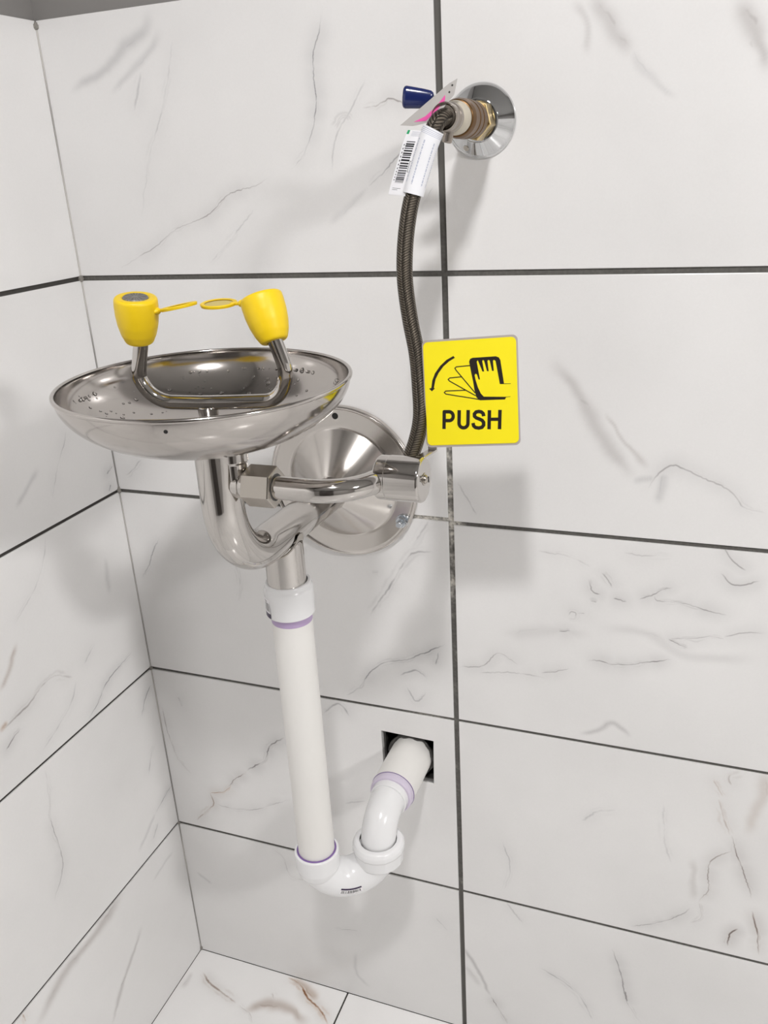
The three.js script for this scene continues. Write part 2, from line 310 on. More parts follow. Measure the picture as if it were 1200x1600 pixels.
function marble(W, H, ox, oy, list, salt, tone = 0.93, px = 1024) {
  const nx = px, ny = Math.round(px * H / W), dark = new Float32Array(nx * ny), warm = new Float32Array(nx * ny), sc = nx / W;
  function splat(x, y, s, a, t) {
    const cx = x * sc, cy = y * sc, sp = Math.max(s * sc, 0.55), R = Math.ceil(sp * 2.6);
    for (let j = Math.max(0, Math.floor(cy - R)); j <= Math.min(ny - 1, cy + R); j++) for (let i = Math.max(0, Math.floor(cx - R)); i <= Math.min(nx - 1, cx + R); i++) {
      const d = ((i - cx) ** 2 + (j - cy) ** 2) / (2 * sp * sp), v = a * Math.exp(-d), k = j * nx + i;
      if (v > dark[k]) { dark[k] = v; warm[k] = t; }
    }
  }
  for (const v of list) {
    const pts = v.p.map(([x, y]) => V3(x - ox, y - oy, 0));
    const c = new THREE.CatmullRomCurve3(pts, false, 'centripetal'), L = c.getLength(), soft = v.w > 0.0038;
    const n = Math.max(2, Math.ceil(L / 0.0006)), off = salt * 3.7 + pts[0].x * 50;
    const strands = soft ? [[0, 0.22, 1], [0.5, 0.09, 0.5], [-0.55, 0.08, 0.4], [0.1, 0.06, 0.55], [-0.2, 0.13, 0.6]] : [[0, 0.32, 1], [1.5, 0.5, 0.20], [-2.0, 0.55, 0.16], [0.6, 0.7, 0.2]];
    for (let i = 0; i <= n; i++) {
      const u = i / n, p0 = c.getPointAt(u), tg = c.getTangentAt(u), s = u * L;
      const fade = Math.min(1, u / 0.18 + 0.08, (1 - u) / 0.18 + 0.08);
      const w1 = (fbm(s * 55, off + 9, 3) - 0.44) * (soft ? 0.006 : 0.0034), w2 = (vnoise(s * 330, off + 31) - 0.5) * 0.0011;
      if (soft && i % 5 === 0) splat(p0.x - tg.y * w1, p0.y + tg.x * w1, v.w * 0.55 * (0.6 + 0.9 * vnoise(s * 40, off)), v.a * 0.52 * fade, v.t);
      for (let q = 0; q < strands.length; q++) {
        const [o, wd, al] = strands[q], nz = fbm(s * (soft ? 50 : 42), off + q * 17, 3) * 1.14, wob = soft ? (fbm(s * 45, off + q * 7.7, 3) - 0.44) * v.w * 1.8 : (fbm(s * 90, off + q * 7.7, 3) - 0.44) * (q ? 0.006 : 0.0016);
        const k = o * v.w + w1 + w2 + wob, x = p0.x - tg.y * k, y = p0.y + tg.x * k, m = THREE.MathUtils.clamp(0.30 + (nz - 0.38) * 2.0, 0.22, 1);
        splat(x, y, v.w * wd * (0.55 + 0.9 * nz), v.a * al * fade * m * (soft ? 0.7 : 1.05), v.t);
        if (!soft && !q && i % 6 === 0) splat(x + 0.0015, y, 0.0085, v.a * 0.15 * fade * m, v.t * 0.6);
      }
    }
  }
  const d = new Uint8Array(nx * ny * 4);
  for (let j = 0; j < ny; j++) for (let i = 0; i < nx; i++) {
    const k = j * nx + i, x = i / sc, y = j / sc;
    const cl = fbm(x * 7 + salt * 13.1, y * 7 + salt * 5.3), fi = vnoise(x * 700, y * 700 + salt);
    const base = tone + (cl - 0.47) * 0.05 + (fi - 0.5) * 0.006, da = dark[k], t = warm[k];
    const o = (j * nx + i) * 4;
    d[o] = 255 * base * (1 - da * (1 - 0.38 * t)); d[o + 1] = 255 * (base - 0.004) * (1 - da * (1 - 0.12 * t)); d[o + 2] = 255 * (base - 0.008) * (1 - da * (0.97 + 0.1 * t)); d[o + 3] = 255;
  }
  const t = new THREE.DataTexture(d, nx, ny); t.colorSpace = THREE.SRGBColorSpace; t.magFilter = t.minFilter = THREE.LinearFilter; t.needsUpdate = true;
  return phys({ map: t, roughness: 0.2, specularIntensity: 0.9 });
}
// random veins for tiles the photograph does not show
function looseVeins(W, H, n) {
  const out = [];
  for (let k = 0; k < n; k++) {
    let x = rnd() * W, y = rnd() * H, a = 0.6 + rnd() * 1.2; const p = [];
    for (let i = 0; i < 6; i++) { p.push([x, y]); a += (rnd() - 0.5) * 1.1; x += Math.cos(a) * 0.035; y += Math.sin(a) * 0.035; }
    out.push({ w: k % 3 ? 0.0016 : 0.006, a: k % 3 ? 0.32 : 0.15, t: rnd() * 0.3, p });
  }
  return out;
}
const spareMarble = [0, 1, 2].map((k) => marble(0.606, 0.3, 0, 0, looseVeins(0.606, 0.3, 9), 40 + k, 0.93, 512));

// a tile: outline in wall metres (u right, v up), front face at 0, body behind it
function tileGeo(pts, holes, W, H) {
  const s = new THREE.Shape(pts.map(([x, y]) => new THREE.Vector2(x, y)));
  for (const h of holes || []) s.holes.push(new THREE.Path(h.map(([x, y]) => new THREE.Vector2(x, y))));
  const b = 0.0008, g = new THREE.ExtrudeGeometry(s, { depth: 0.008, bevelEnabled: true, bevelThickness: b, bevelSize: b, bevelOffset: -b, bevelSegments: 2, curveSegments: 8 });
  g.translate(0, 0, -0.008 - b);
  const uv = g.attributes.uv, p = g.attributes.position;
  for (let i = 0; i < uv.count; i++) uv.setXY(i, p.getX(i) / W, p.getY(i) / H);
  return g;
}
const inside = (v, x0, x1, y0, y1) => { const m = v.p[Math.floor(v.p.length / 2)]; return m[0] > x0 && m[0] < x1 && m[1] > y0 && m[1] < y1; };

// ------------------------------------------------------------------ the setting
const rowY = [0.0, 0.301, 0.617, 0.9235, 1.2305, 1.537];
// joint gaps (lower edge gap above the joint, half widths in metres) per row line and per vertical joint
const gapH = [0.0003, 0.0030, 0.0025, 0.0028, 0.0032, 0];
const HOLE = [[0.397, 0.4995], [0.4755, 0.497], [0.4775, 0.5735], [0.3965, 0.5755]];
function boxGeo(x0, x1, y0, y1, z0, z1) { const g = new THREE.BoxGeometry(x1 - x0, y1 - y0, z1 - z0); g.translate((x0 + x1) / 2, (y0 + y1) / 2, (z0 + z1) / 2); return g; }

const wallBack = structure('wall_back');
{
  // core of the wall with the square pipe opening through it
  const s = new THREE.Shape([[-0.15, -0.15], [ROOM.x + 0.15, -0.15], [ROOM.x + 0.15, ROOM.h + 0.1], [-0.15, ROOM.h + 0.1]].map(([x, y]) => new THREE.Vector2(x, y)));
  s.holes.push(new THREE.Path(HOLE.map(([x, y]) => new THREE.Vector2(x, y))));
  const g = new THREE.ExtrudeGeometry(s, { depth: 0.10, bevelEnabled: false }); g.translate(0, 0, -0.1085);
  part(wallBack, 'painted_plaster', g, greyPaint);
  // grout bed between the tiles, with pale thinset smeared into part of the joints
  const gs = new THREE.Shape([[0, 0], [ROOM.x, 0], [ROOM.x, ROOM.tileTop - 0.001], [0, ROOM.tileTop - 0.001]].map(([x, y]) => new THREE.Vector2(x, y)));
  gs.holes.push(new THREE.Path(HOLE.map(([x, y]) => new THREE.Vector2(x, y))));
  const gg = new THREE.ExtrudeGeometry(gs, { depth: 0.006, bevelEnabled: false }); gg.translate(0, 0, -0.0085);
  const N = 1024, d = new Uint8Array(N * N * 4);   // covers x 0..1, y 0.3..1.3
  for (let j = 0; j < N; j++) for (let i = 0; i < N; i++) {
    const x = i / N, y = 0.3 + j / N, n = fbm(x * 60, y * 60), f = fbm(x * 400, y * 400, 3), o = (j * N + i) * 4;
    let m = 0;
    const vj = Math.exp(-(((x - 0.513) / 0.012) ** 2));
    m = Math.max(m, vj * THREE.MathUtils.smoothstep(y, 0.79, 0.84) * (1 - THREE.MathUtils.smoothstep(y, 1.02, 1.06)) * (0.75 + (n - 0.47) * 3));
    if (Math.abs(y - 0.9235) < 0.012) m = Math.max(m, THREE.MathUtils.smoothstep(x, 0.425, 0.45) * (1 - THREE.MathUtils.smoothstep(x, 0.522, 0.535)) * 1.0);
    if (Math.abs(y - 0.617) < 0.012) m = Math.max(m, Math.exp(-(((x - 0.47) / 0.03) ** 2)) * 0.35);
    m = Math.max(m, vj * 0.25 * Math.max(0, n - 0.5) * 4 * (y < 0.8 ? 1 : 0));
    m = THREE.MathUtils.clamp(m + (f - 0.47) * m * 1.6, 0, 1);
    const c = 96 + (f - 0.47) * 30, w = 205 + (f - 0.47) * 80, v = c + (w - c) * m;
    d[o] = v; d[o + 1] = v * 0.98; d[o + 2] = v * 0.94; d[o + 3] = 255;
  }
  const t = new THREE.DataTexture(d, N, N); t.colorSpace = THREE.SRGBColorSpace; t.magFilter = t.minFilter = THREE.LinearFilter; t.wrapS = t.wrapT = THREE.ClampToEdgeWrapping; t.needsUpdate = true;
  const uv = gg.attributes.uv, p = gg.attributes.position;
  for (let i = 0; i < uv.count; i++) uv.setXY(i, p.getX(i), p.getY(i) - 0.3);
  part(wallBack, 'grout', gg, std({ map: t, roughness: 0.85 }));
  // recess behind the opening, its shade painted in near-black
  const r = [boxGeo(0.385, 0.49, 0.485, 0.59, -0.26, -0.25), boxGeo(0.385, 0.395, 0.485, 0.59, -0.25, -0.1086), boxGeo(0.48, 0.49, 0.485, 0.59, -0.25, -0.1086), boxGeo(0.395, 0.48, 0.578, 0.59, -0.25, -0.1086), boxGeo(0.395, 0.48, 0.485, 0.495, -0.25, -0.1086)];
  part(wallBack, 'pipe_recess', merged(r), holeShade);
  // cut lining of the opening
  const lin = new THREE.Shape(HOLE.map(([x, y]) => new THREE.Vector2(x, y)));
  lin.holes.push(new THREE.Path([[0.3995, 0.5015], [0.3992, 0.5728], [0.4752, 0.571], [0.4738, 0.4992]].map(([x, y]) => new THREE.Vector2(x, y))));
  const lg = new THREE.ExtrudeGeometry(lin, { depth: 0.09, bevelEnabled: false }); lg.translate(0, 0, -0.1);
  part(wallBack, 'cut_lining', lg, rubber);
  // tiles: first column is a cut tile, then full ones
  const cols = [[0.0008, 0.5093], [0.5167, 1.1225]];
  for (let x = 1.1285; x < ROOM.x; x += 0.612) cols.push([x, Math.min(x + 0.606, ROOM.x)]);
  for (let c = 0; c < cols.length; c++) for (let r2 = 0; r2 < 5; r2++) {
    const [x0, x1] = cols[c], y0 = rowY[r2] + gapH[r2], y1 = rowY[r2 + 1] - gapH[r2 + 1];
    const W = x1 - x0, H = y1 - y0, k = (rnd() - 0.5) * 0.0006;
    // the vertical joint widens towards the top, and the rows step a little at it
    const wide = c === 0 && r2 >= 3 ? 0.0003 : 0, step = c === 1 && r2 === 3 ? -0.004 : 0, step2 = c === 1 && r2 === 2 ? -0.004 : 0;
    const o = [[0, 0 + step], [W - wide, 0 + step], [W - wide + k, H + step2], [0, H + step2]];
    const hole = c === 0 && r2 === 1 ? [HOLE.map(([x, y]) => [x - x0, y - y0])] : null;
    const m = c < 2 ? marble(W, H, x0, y0, VEINS.back.filter((v) => inside(v, x0, x1, y0, y1)), c * 7 + r2 + 1) : spareMarble[(c + r2) % 3];
    const g2 = tileGeo(o, hole, W, H); g2.translate(x0, y0, 0);
    part(wallBack, 'tile', g2, m);
  }
}
const wallLeft = structure('wall_left');
{
  part(wallLeft, 'painted_plaster', boxGeo(-0.15, -0.0085, -0.1, ROOM.h + 0.1, -0.0084, ROOM.z + 0.1), greyPaint);
  part(wallLeft, 'grout', boxGeo(-0.0086, -0.0025, 0, ROOM.tileTop - 0.001, 0.0002, ROOM.z), groutDark);
  const cols = [[0.0008, 0.56]];
  for (let z = 0.566; z < ROOM.z; z += 0.612) cols.push([z, Math.min(z + 0.606, ROOM.z)]);
  for (let c = 0; c < cols.length; c++) for (let r2 = 0; r2 < 5; r2++) {
    const [z0, z1] = cols[c], gl = [0.0003, 0.0025, 0.0023, 0.0025, 0.0029, 0], y0 = rowY[r2] + gl[r2], y1 = rowY[r2 + 1] - gl[r2 + 1], W = z1 - z0, H = y1 - y0;
    const m = c < 1 ? marble(W, H, z0, y0, VEINS.left.filter((v) => inside(v, z0, z1, y0, y1)), 20 + r2) : spareMarble[(c * 2 + r2) % 3];
    // built facing +z with u along the wall, then turned to face +x (mirrored so that u runs along +z)
    const g = tileGeo([[0, 0], [W, 0], [W, H], [0, H]], null, W, H);
    const p = g.attributes.position, n = g.attributes.normal;
    for (let i = 0; i < p.count; i++) { p.setXYZ(i, p.getZ(i), p.getY(i) + y0, p.getX(i) + z0); n.setXYZ(i, n.getZ(i), n.getY(i), n.getX(i)); }
    for (let i = 0; i < p.count; i += 3) for (const a of [p, n, g.attributes.uv]) {   // keep outward winding after the mirror
      const s = a.itemSize, arr = a.array; for (let q = 0; q < s; q++) { const t = arr[(i + 1) * s + q]; arr[(i + 1) * s + q] = arr[(i + 2) * s + q]; arr[(i + 2) * s + q] = t; }
    }
    part(wallLeft, 'tile', g, m);
  }
  // pale filler run down the corner, thicker and thinner along its length
  const pts = []; for (let k = 0; k <= 60; k++) pts.push(V3(0.0006, 0.004 + 1.528 * k / 60, 0.0006));
  part(wallLeft, 'corner_filler', sweep(pts, (f) => 0.0004 + 0.0012 * Math.max(0, vnoise(f * 14, 3) - 0.4), 8), caulk);
  const lumps = [];
  for (const [y, r] of [[1.2305, 0.0055], [0.9235, 0.005], [0.9265, 0.004], [0.617, 0.0045], [0.301, 0.004], [0.004, 0.0045], [1.531, 0.006]]) {
    const g = new THREE.IcosahedronGeometry(r * 0.62, 3), p = g.attributes.position;
    for (let i = 0; i < p.count; i++) { const s = 0.7 + 0.6 * vnoise(p.getX(i) * 900 + y * 40, p.getY(i) * 900); p.setXYZ(i, p.getX(i) * s, p.getY(i) * s * 1.3, p.getZ(i) * s); }
    g.computeVertexNormals(); g.translate(0.0006, y, 0.0006); lumps.push(g);
  }
  part(wallLeft, 'grout_lumps', merged(lumps), std({ color: new THREE.Color().setRGB(0.28, 0.265, 0.24), roughness: 0.8 }));
}
const floorS = structure('floor');
{
  part(floorS, 'screed', boxGeo(-0.15, ROOM.x + 0.15, -0.15, -0.009, -0.1, ROOM.z + 0.1), groutDark);
  part(floorS, 'grout', boxGeo(0, ROOM.x, -0.009, -0.0022, 0, ROOM.z), groutDark);
  const xs = [[0.0003, 0.2985]]; for (let x = 0.3015; x < ROOM.x; x += 0.308) xs.push([x, Math.min(x + 0.305, ROOM.x)]);
  const zs = [[0.0003, 0.604]]; for (let z = 0.607; z < ROOM.z; z += 0.612) zs.push([z, Math.min(z + 0.609, ROOM.z)]);
  for (let i = 0; i < xs.length; i++) for (let k = 0; k < zs.length; k++) {
    const [x0, x1] = xs[i], [z0, z1] = zs[k], W = x1 - x0, H = z1 - z0;
    const m = k === 0 && i < 2 ? marble(W, H, x0, z0, VEINS.floor.filter((v) => inside(v, x0, x1, z0, z1)), 60 + i, 0.975, 512) : spareMarble[(i + k) % 3];
    const g = tileGeo([[0, 0], [W, 0], [W, H], [0, H]], null, W, H);
    g.rotateX(-Math.PI / 2);                      // u along x, v towards -z
    const uv = g.attributes.uv; for (let q = 0; q < uv.count; q++) uv.setY(q, 1 - uv.getY(q));
    g.translate(x0, 0, z1); part(floorS, 'tile', g, m);
  }
}
{
  const wr = structure('wall_right');
  part(wr, 'painted_plaster', boxGeo(ROOM.x, ROOM.x + 0.15, -0.1, ROOM.h + 0.1, -0.0084, ROOM.z + 0.1), greyPaint);
  part(wr, 'tiled_lower_wall', boxGeo(ROOM.x - 0.009, ROOM.x + 0.001, 0, ROOM.tileTop, 0, ROOM.z), spareMarble[0]);
  const wf = structure('unseen_wall_front');
  part(wf, 'painted_plaster', boxGeo(-0.0084, ROOM.x, -0.1, ROOM.h + 0.1, ROOM.z, ROOM.z + 0.15), greyPaint);  // out of view; grey to the floor for less bounce and darker reflections
  const dr = structure('unseen_door_1');  // door out of view, placed for dark streaks in the steel reflections
  part(dr, 'door_frame', merged([boxGeo(0.36, 0.42, 0, 2.08, ROOM.z - 0.03, ROOM.z + 0.02), boxGeo(1.33, 1.39, 0, 2.08, ROOM.z - 0.03, ROOM.z + 0.02), boxGeo(0.42, 1.33, 2.02, 2.08, ROOM.z - 0.03, ROOM.z + 0.02)]), std({ color: 0x4a4744, roughness: 0.5 }));
  const leaf = new RoundedBoxGeometry(0.905, 2.01, 0.04, 2, 0.003); leaf.translate(0.875, 1.01, ROOM.z - 0.005);
  part(dr, 'door_panel', leaf, std({ color: 0x35302c, roughness: 0.45 }));
  part(dr, 'door_handle', sweep(fillet([V3(0.47, 1.02, ROOM.z - 0.026), V3(0.47, 1.02, ROOM.z - 0.07), V3(0.59, 1.02, ROOM.z - 0.07)], 0.015), 0.009, 16), steel);
  const c = structure('ceiling');
  const sh = new THREE.Shape([[-0.0084, -0.0084], [ROOM.x + 0.15, -0.0084], [ROOM.x + 0.15, ROOM.z + 0.15], [-0.0084, ROOM.z + 0.15]].map(([x, y]) => new THREE.Vector2(x, y)));
  const g = new THREE.ExtrudeGeometry(sh, { depth: 0.1, bevelEnabled: false }); g.rotateX(Math.PI / 2); g.translate(0, ROOM.h + 0.1, 0);
  part(c, 'plaster', g, ceilingPaint);  // out of view; height and grey set for lamp falloff and bowl reflections
}
// ------------------------------------------------------------------ unseen downlights
for (const [x, z, power, lr, label] of LAMPS) {
  const t = thing('unseen_ceiling_downlight', label, 'ceiling light', V3(x, ROOM.h, z));
  const ring = turned([[lr, -0.004], [lr, -0.010], [lr + 0.03, -0.008], [lr + 0.032, 0], [lr, 0]], 0.001, 48); ring.translate(x, ROOM.h, z);
  part(t, 'trim_ring', ring, std({ color: 0xeeeeee, roughness: 0.5 }));
  const disc = new THREE.CylinderGeometry(lr, lr, 0.004, 48); disc.translate(x, ROOM.h - 0.003, z);
  part(t, 'diffuser', disc, std({ color: 0xffffff, emissive: 0xfffdf8, emissiveIntensity: LAMP_GLOW, roughness: 0.6 }));
  const l = new THREE.SpotLight(new THREE.Color().setRGB(1, 0.985, 1.0), power, 0, Math.PI * 0.485, 0.12, 2);
  l.name = 'unseen_downlight_beam'; l.position.set(0, -0.03, 0); l.target.position.set(0, -1, 0); l.castShadow = true; l.shadow.radius = lr / 0.0215; l.shadow.mapSize.set(2048, 2048); t.add(l); t.add(l.target);
}
// ------------------------------------------------------------------ eyewash station
const BOWL = { a: 0.1352, b: 0.0645 };   // the bowl is half an oblate spheroid
const EX = 0.37, EZ = 0.298, PR = 0.0212;     // plane of the pipework, upright pipe, pipe radius
const eye = thing('eyewash_station', 'wall-mounted stainless steel eyewash with round bowl, yellow spray heads and push sign', 'eyewash', V3(EX, 0.967, 0));
{
  // wall flange: rolled disc with a shallow spun cone
  const fl = turned([[0.0, 0.047], [0.022, 0.047], [0.026, 0.044], [0.0745, 0.0075], [0.0775, 0.0068], [0.0985, 0.0068], [0.1015, 0.0095], [0.1042, 0.0062], [0.1042, 0.0004], [0.09, 0.0004]], 0.0014, 128);
  part(eye, 'wall_flange', along(fl, V3(0.3675, 0.966, 0), ZP), steelBrushed);
  const flange = eye.children[eye.children.length - 1];
  part(flange, 'screw_hole', along(turned([[0, 0.0073], [0.0042, 0.0073], [0.0042, 0.005], [0, 0.005]], 0.0001, 24), V3(0.3645, 1.0565, 0), ZP), holeShade);
  const bp = V3(0.4495, 0.9195, 0.0068);
  const bolt = part(flange, 'bolt', merged([along(turned([[0, 0.0016], [0.009, 0.0016], [0.009, 0], [0, 0]], 0.0003, 32), bp, ZP), along(hexPrism(0.0078, 0.006), bp.clone().add(V3(0, 0, 0.0015)), ZP, 0.3), along(turned([[0, 0.0165], [0.0034, 0.0165], [0.004, 0.0155], [0.004, 0.006], [0, 0.006]], 0.0004, 24), bp, ZP)]), zinc);
  // main arm: out of the cone, down under the bowl and up into it
  const path = fillet([V3(EX, 0.967, 0.036), V3(EX, 0.974, EZ + 0.0005), V3(EX, 1.114, EZ + 0.0005)], 0.075);
  part(eye, 'waste_arm', sweep(path, PR, 48), steel);
  part(eye, 'bowl_collar', (() => { const g = turned([[0.009, 1.060], [0.0125, 1.062], [0.0125, 1.092], [0.0138, 1.0935], [0.0138, 1.108], [0.009, 1.109]], 0.0006, 40); g.translate(EX + 0.0175, 0, EZ - 0.002); return g; })(), steel);
  // drain stub
  const st = turned([[0.0, 0.901], [0.0228, 0.901], [0.0228, 0.958], [0.018, 0.962]], 0.0006, 48); st.translate(EX, 0, 0.1865);
  part(eye, 'drain_stub', st, steel);
  const wd = new THREE.TorusGeometry(0.0225, 0.0014, 8, 48); wd.rotateX(Math.PI / 2);
  const wp = wd.attributes.position; for (let i = 0; i < wp.count; i++) { const a = wp.getX(i); wp.setY(i, wp.getY(i) + PR - Math.sqrt(Math.max(0, (PR + 0.0016) ** 2 - a * a)) ); }
  wd.computeVertexNormals(); wd.translate(EX, 0.9495, 0.1865); part(eye, 'weld_bead', wd, steelNut);
  // bowl
  const bowlC = V3(0.3715, 1.174, 0.303), depth = BOWL.b, prof = [], th = 0.0012;
  for (let k = 0; k <= 56; k++) { const a = Math.PI / 2 * 0.985 * k / 56; prof.push([BOWL.a * Math.sin(a), -BOWL.b * Math.cos(a)]); }         // outside, centre to rim
  const outer = prof, innerP = outer.map(([r, h]) => [r * (BOWL.a - th) / BOWL.a, h * (BOWL.b - th) / BOWL.b]).reverse();
  const rr = 0.0021, rimC = [0.1348, outer[56][1] + 0.0006], rim = [];
  for (let k = 0; k <= 12; k++) { const a = -Math.PI * 0.35 + k / 12 * Math.PI * 1.3; rim.push([rimC[0] + rr * Math.cos(a), rimC[1] + rr * Math.sin(a)]); }
  const bg = lathe([...outer, ...rim, ...innerP], 160);
  const place = (g) => { g.rotateX(0.009); g.rotateZ(-0.014); g.translate(bowlC.x, bowlC.y, bowlC.z); return g; };
  const bowl = part(eye, 'bowl', place(bg), steelBowl);
  const hole = turned([[0, 0.0005], [0.0017, 0.0005], [0.0017, -0.0012], [0, -0.0012]], 0.0002, 20);
  const hr = 0.1338, hh = -BOWL.b * Math.sqrt(1 - (hr / BOWL.a) ** 2);
  const hp = V3(hr * Math.sin(0.31), hh, hr * Math.cos(0.31)), hn = V3(hp.x / BOWL.a ** 2, hh / BOWL.b ** 2, hp.z / BOWL.a ** 2).normalize();
  part(bowl, 'overflow_hole', place(along(hole, hp, hn)), holeShade);
  const dr = turned([[0.006, 0.0015], [0.0205, 0.0012], [0.0225, 0.0004], [0.0225, -0.0005], [0.006, -0.0005]], 0.0003, 48); dr.translate(0, -depth + th, 0);
  part(bowl, 'drain_ring', place(dr), steelBrushed);
  // spray bar
  const bar = fillet([V3(0.3172, 1.215, 0.3145), V3(0.3085, 1.180, 0.316), V3(0.3125, 1.1535, 0.3152), V3(0.3715, 1.152, 0.3045), V3(0.4415, 1.1535, 0.2925), V3(0.4505, 1.180, 0.290), V3(0.4405, 1.215, 0.292)], [0.03, 0.032, 0.2, 0.022, 0.03]);
  const sb = part(eye, 'spray_bar', sweep(smooth(bar, 160), 0.00685, 32), steel);
  const stem = turned([[0.0, 0], [0.0105, 0], [0.0090, 0.004], [0.0086, 0.024], [0.0100, 0.042], [0, 0.042]], 0.001, 32); stem.translate(0.3715, 1.107, 0.304);
  part(sb, 'riser', stem, steel);
  // spray heads with flip lids
  for (const [pos, tip, side] of [[V3(0.3148, 1.2090, 0.3151), V3(0.3214, 1.2510, 0.3200), 1], [V3(0.4418, 1.2072, 0.2912), V3(0.4270, 1.2460, 0.2820), -1]]) {
    const ax = tip.clone().sub(pos).normalize(), H = 0.0430;
    const body = turned([[0.007, 0], [0.0112, 0.0002], [0.0128, 0.0018], [0.0158, 0.0085], [0.0181, 0.0175], [0.0193, 0.027], [0.0196, 0.036], [0.0193, H - 0.002], [0.0178, H], [0.0125, H], [0.0118, H - 0.0012], [0, H - 0.0012]], 0.0009, 64);
    const head = part(eye, 'spray_head', along(body, pos, ax), yellow, side > 0 ? undefined : undefined);
    const top = pos.clone().addScaledVector(ax, H);
    const screen = noiseTex(64, (u, v) => { const q = (Math.sin(u * 120) * Math.sin(v * 120)) > 0.1 ? 60 : 150; return [q, q, q]; });
    part(head, 'strainer', along(turned([[0, 0.0006], [0.0105, 0.0006], [0.0115, -0.0004], [0.0115, -0.0016], [0, -0.0016]], 0.0003, 40), top, ax), std({ color: 0xc9c5be, metalness: 0.5, roughness: 0.5, map: screen }));
    // hinge and lid: a thin translucent disc in a ring, standing out level towards the other head
    const inward = V3(side, 0, -0.185 * side).normalize(), hp2 = top.clone().addScaledVector(inward, 0.0188).addScaledVector(ax, side > 0 ? -0.0135 : -0.0065);
    const d = side > 0 ? V3(0.975, 0.155, -0.18).normalize() : V3(-0.98, 0.01, 0.18).normalize(), vw = V3(0.555, 0.134, 0.821);
    const nrm = side > 0 ? d.clone().cross(vw).normalize().multiplyScalar(-1).addScaledVector(vw, 0.06) : V3(0.05, 1, 0.075);
    if (nrm.y < 0) nrm.negate();
    nrm.addScaledVector(d, -nrm.dot(d)).normalize();
    const lidC = hp2.clone().addScaledVector(d, 0.0225);
    const ring = turned([[0.0128, -0.0011], [0.0162, -0.0015], [0.0168, 0.0010], [0.0154, 0.0016], [0.0128, 0.0009]], 0.0003, 48);
    const tab = new RoundedBoxGeometry(0.0125, 0.0026, 0.0055, 2, 0.001); tab.translate(0.0055 - 0.0005, 0, 0);
    const basis = new THREE.Matrix4().makeBasis(d, nrm, d.clone().cross(nrm)); tab.applyMatrix4(basis); tab.translate(hp2.x, hp2.y, hp2.z);
    const boss = new THREE.SphereGeometry(0.0042, 16, 12); boss.scale(1, 0.8, 1.2); boss.translate(hp2.x, hp2.y, hp2.z);
    part(head, 'flip_lid', merged([along(ring, lidC, nrm), tab, boss]), yellow);
    const mem = turned([[0, 0.0003], [0.0130, 0.0003], [0.0130, -0.0003], [0, -0.0003]], 0.0001, 40);
    const lid = head.children[head.children.length - 1];
    part(head, 'lid_membrane', along(mem, lidC, nrm), phys({ color: new THREE.Color().setRGB(0.86, 0.72, 0.20), roughness: 0.5, transmission: 0.4, thickness: 0 }));
  }
  // water supply: stub, hex union, bent tube, valve
  const SY = 1.0695, SZ = 0.2965;
  part(eye, 'supply_stub', along(turned([[0, 0.016], [0.0138, 0.016], [0.0138, 0.024], [0.0150, 0.027], [0.0150, 0.034], [0, 0.034]], 0.0008, 40), V3(EX, SY, SZ), X), steel);
  part(eye, 'union_nut', along(hexPrism(0.0205, 0.0300, 0.0126, 0.0015), V3(0.4010, SY, SZ), X, 0.24), steelNut);
  const nut = eye.children[eye.children.length - 1];
  part(nut, 'gasket', along(turned([[0.0105, 0.028], [0.0135, 0.028], [0.0135, 0.0302], [0.0105, 0.0302]], 0.0003, 40), V3(0.4005, SY, SZ), X), rubber);
  const VZ = 0.248, VX = 0.5165;
  const sp = fillet([V3(0.408, SY, SZ), V3(0.505, SY, SZ + 0.003), V3(0.5235, SY, VZ)], [0.052]);
  part(eye, 'supply_tube', sweep(smooth(sp, 70), 0.0113, 36), steel);
  const valve = turned([[0, 0], [0.0190, 0], [0.0216, 0.0022], [0.0216, 0.0120], [0.0220, 0.0125], [0.0220, 0.0452], [0.0208, 0.0468], [0, 0.0468]], 0.0009, 64);
  const vb = part(eye, 'valve_body', along(valve, V3(VX, SY, VZ), X), steel);
  part(vb, 'screw', merged([along(turned([[0, 0.0006], [0.0062, 0.0006], [0.0062, 0], [0, 0]], 0.0002, 24), V3(VX + 0.0468, SY + 0.001, VZ), X), along(turned([[0, 0.0042], [0.0022, 0.0040], [0.0042, 0.0022], [0.0044, 0.0005], [0, 0.0005]], 0.0003, 24), V3(VX + 0.0468, SY + 0.001, VZ), X)]), steelNut);
  const slot = new THREE.BoxGeometry(0.0006, 0.006, 0.0009); slot.translate(VX + 0.0511, SY + 0.001, VZ); part(vb, 'screw_slot', slot, holeShade);
  // valve outlet boss that takes the hose
  part(eye, 'hose_boss', along(turned([[0, 0], [0.0105, 0], [0.0105, 0.010], [0.0092, 0.012], [0, 0.012]], 0.0008, 32), V3(0.5375, SY + 0.002, VZ - 0.017), V3(0.12, 0.40, -0.90)), steel);
  // push plate with its printed face on a lever behind the valve
  const PW = 0.0925, PH = 0.1035, pc = V3(0.5955, 1.1425, 0.195), yaw = 0.06, roll = 0.066, pitch = -0.21;
  const rot = new THREE.Matrix4().makeRotationFromEuler(new THREE.Euler(pitch, yaw, roll, 'YXZ')).setPosition(pc);
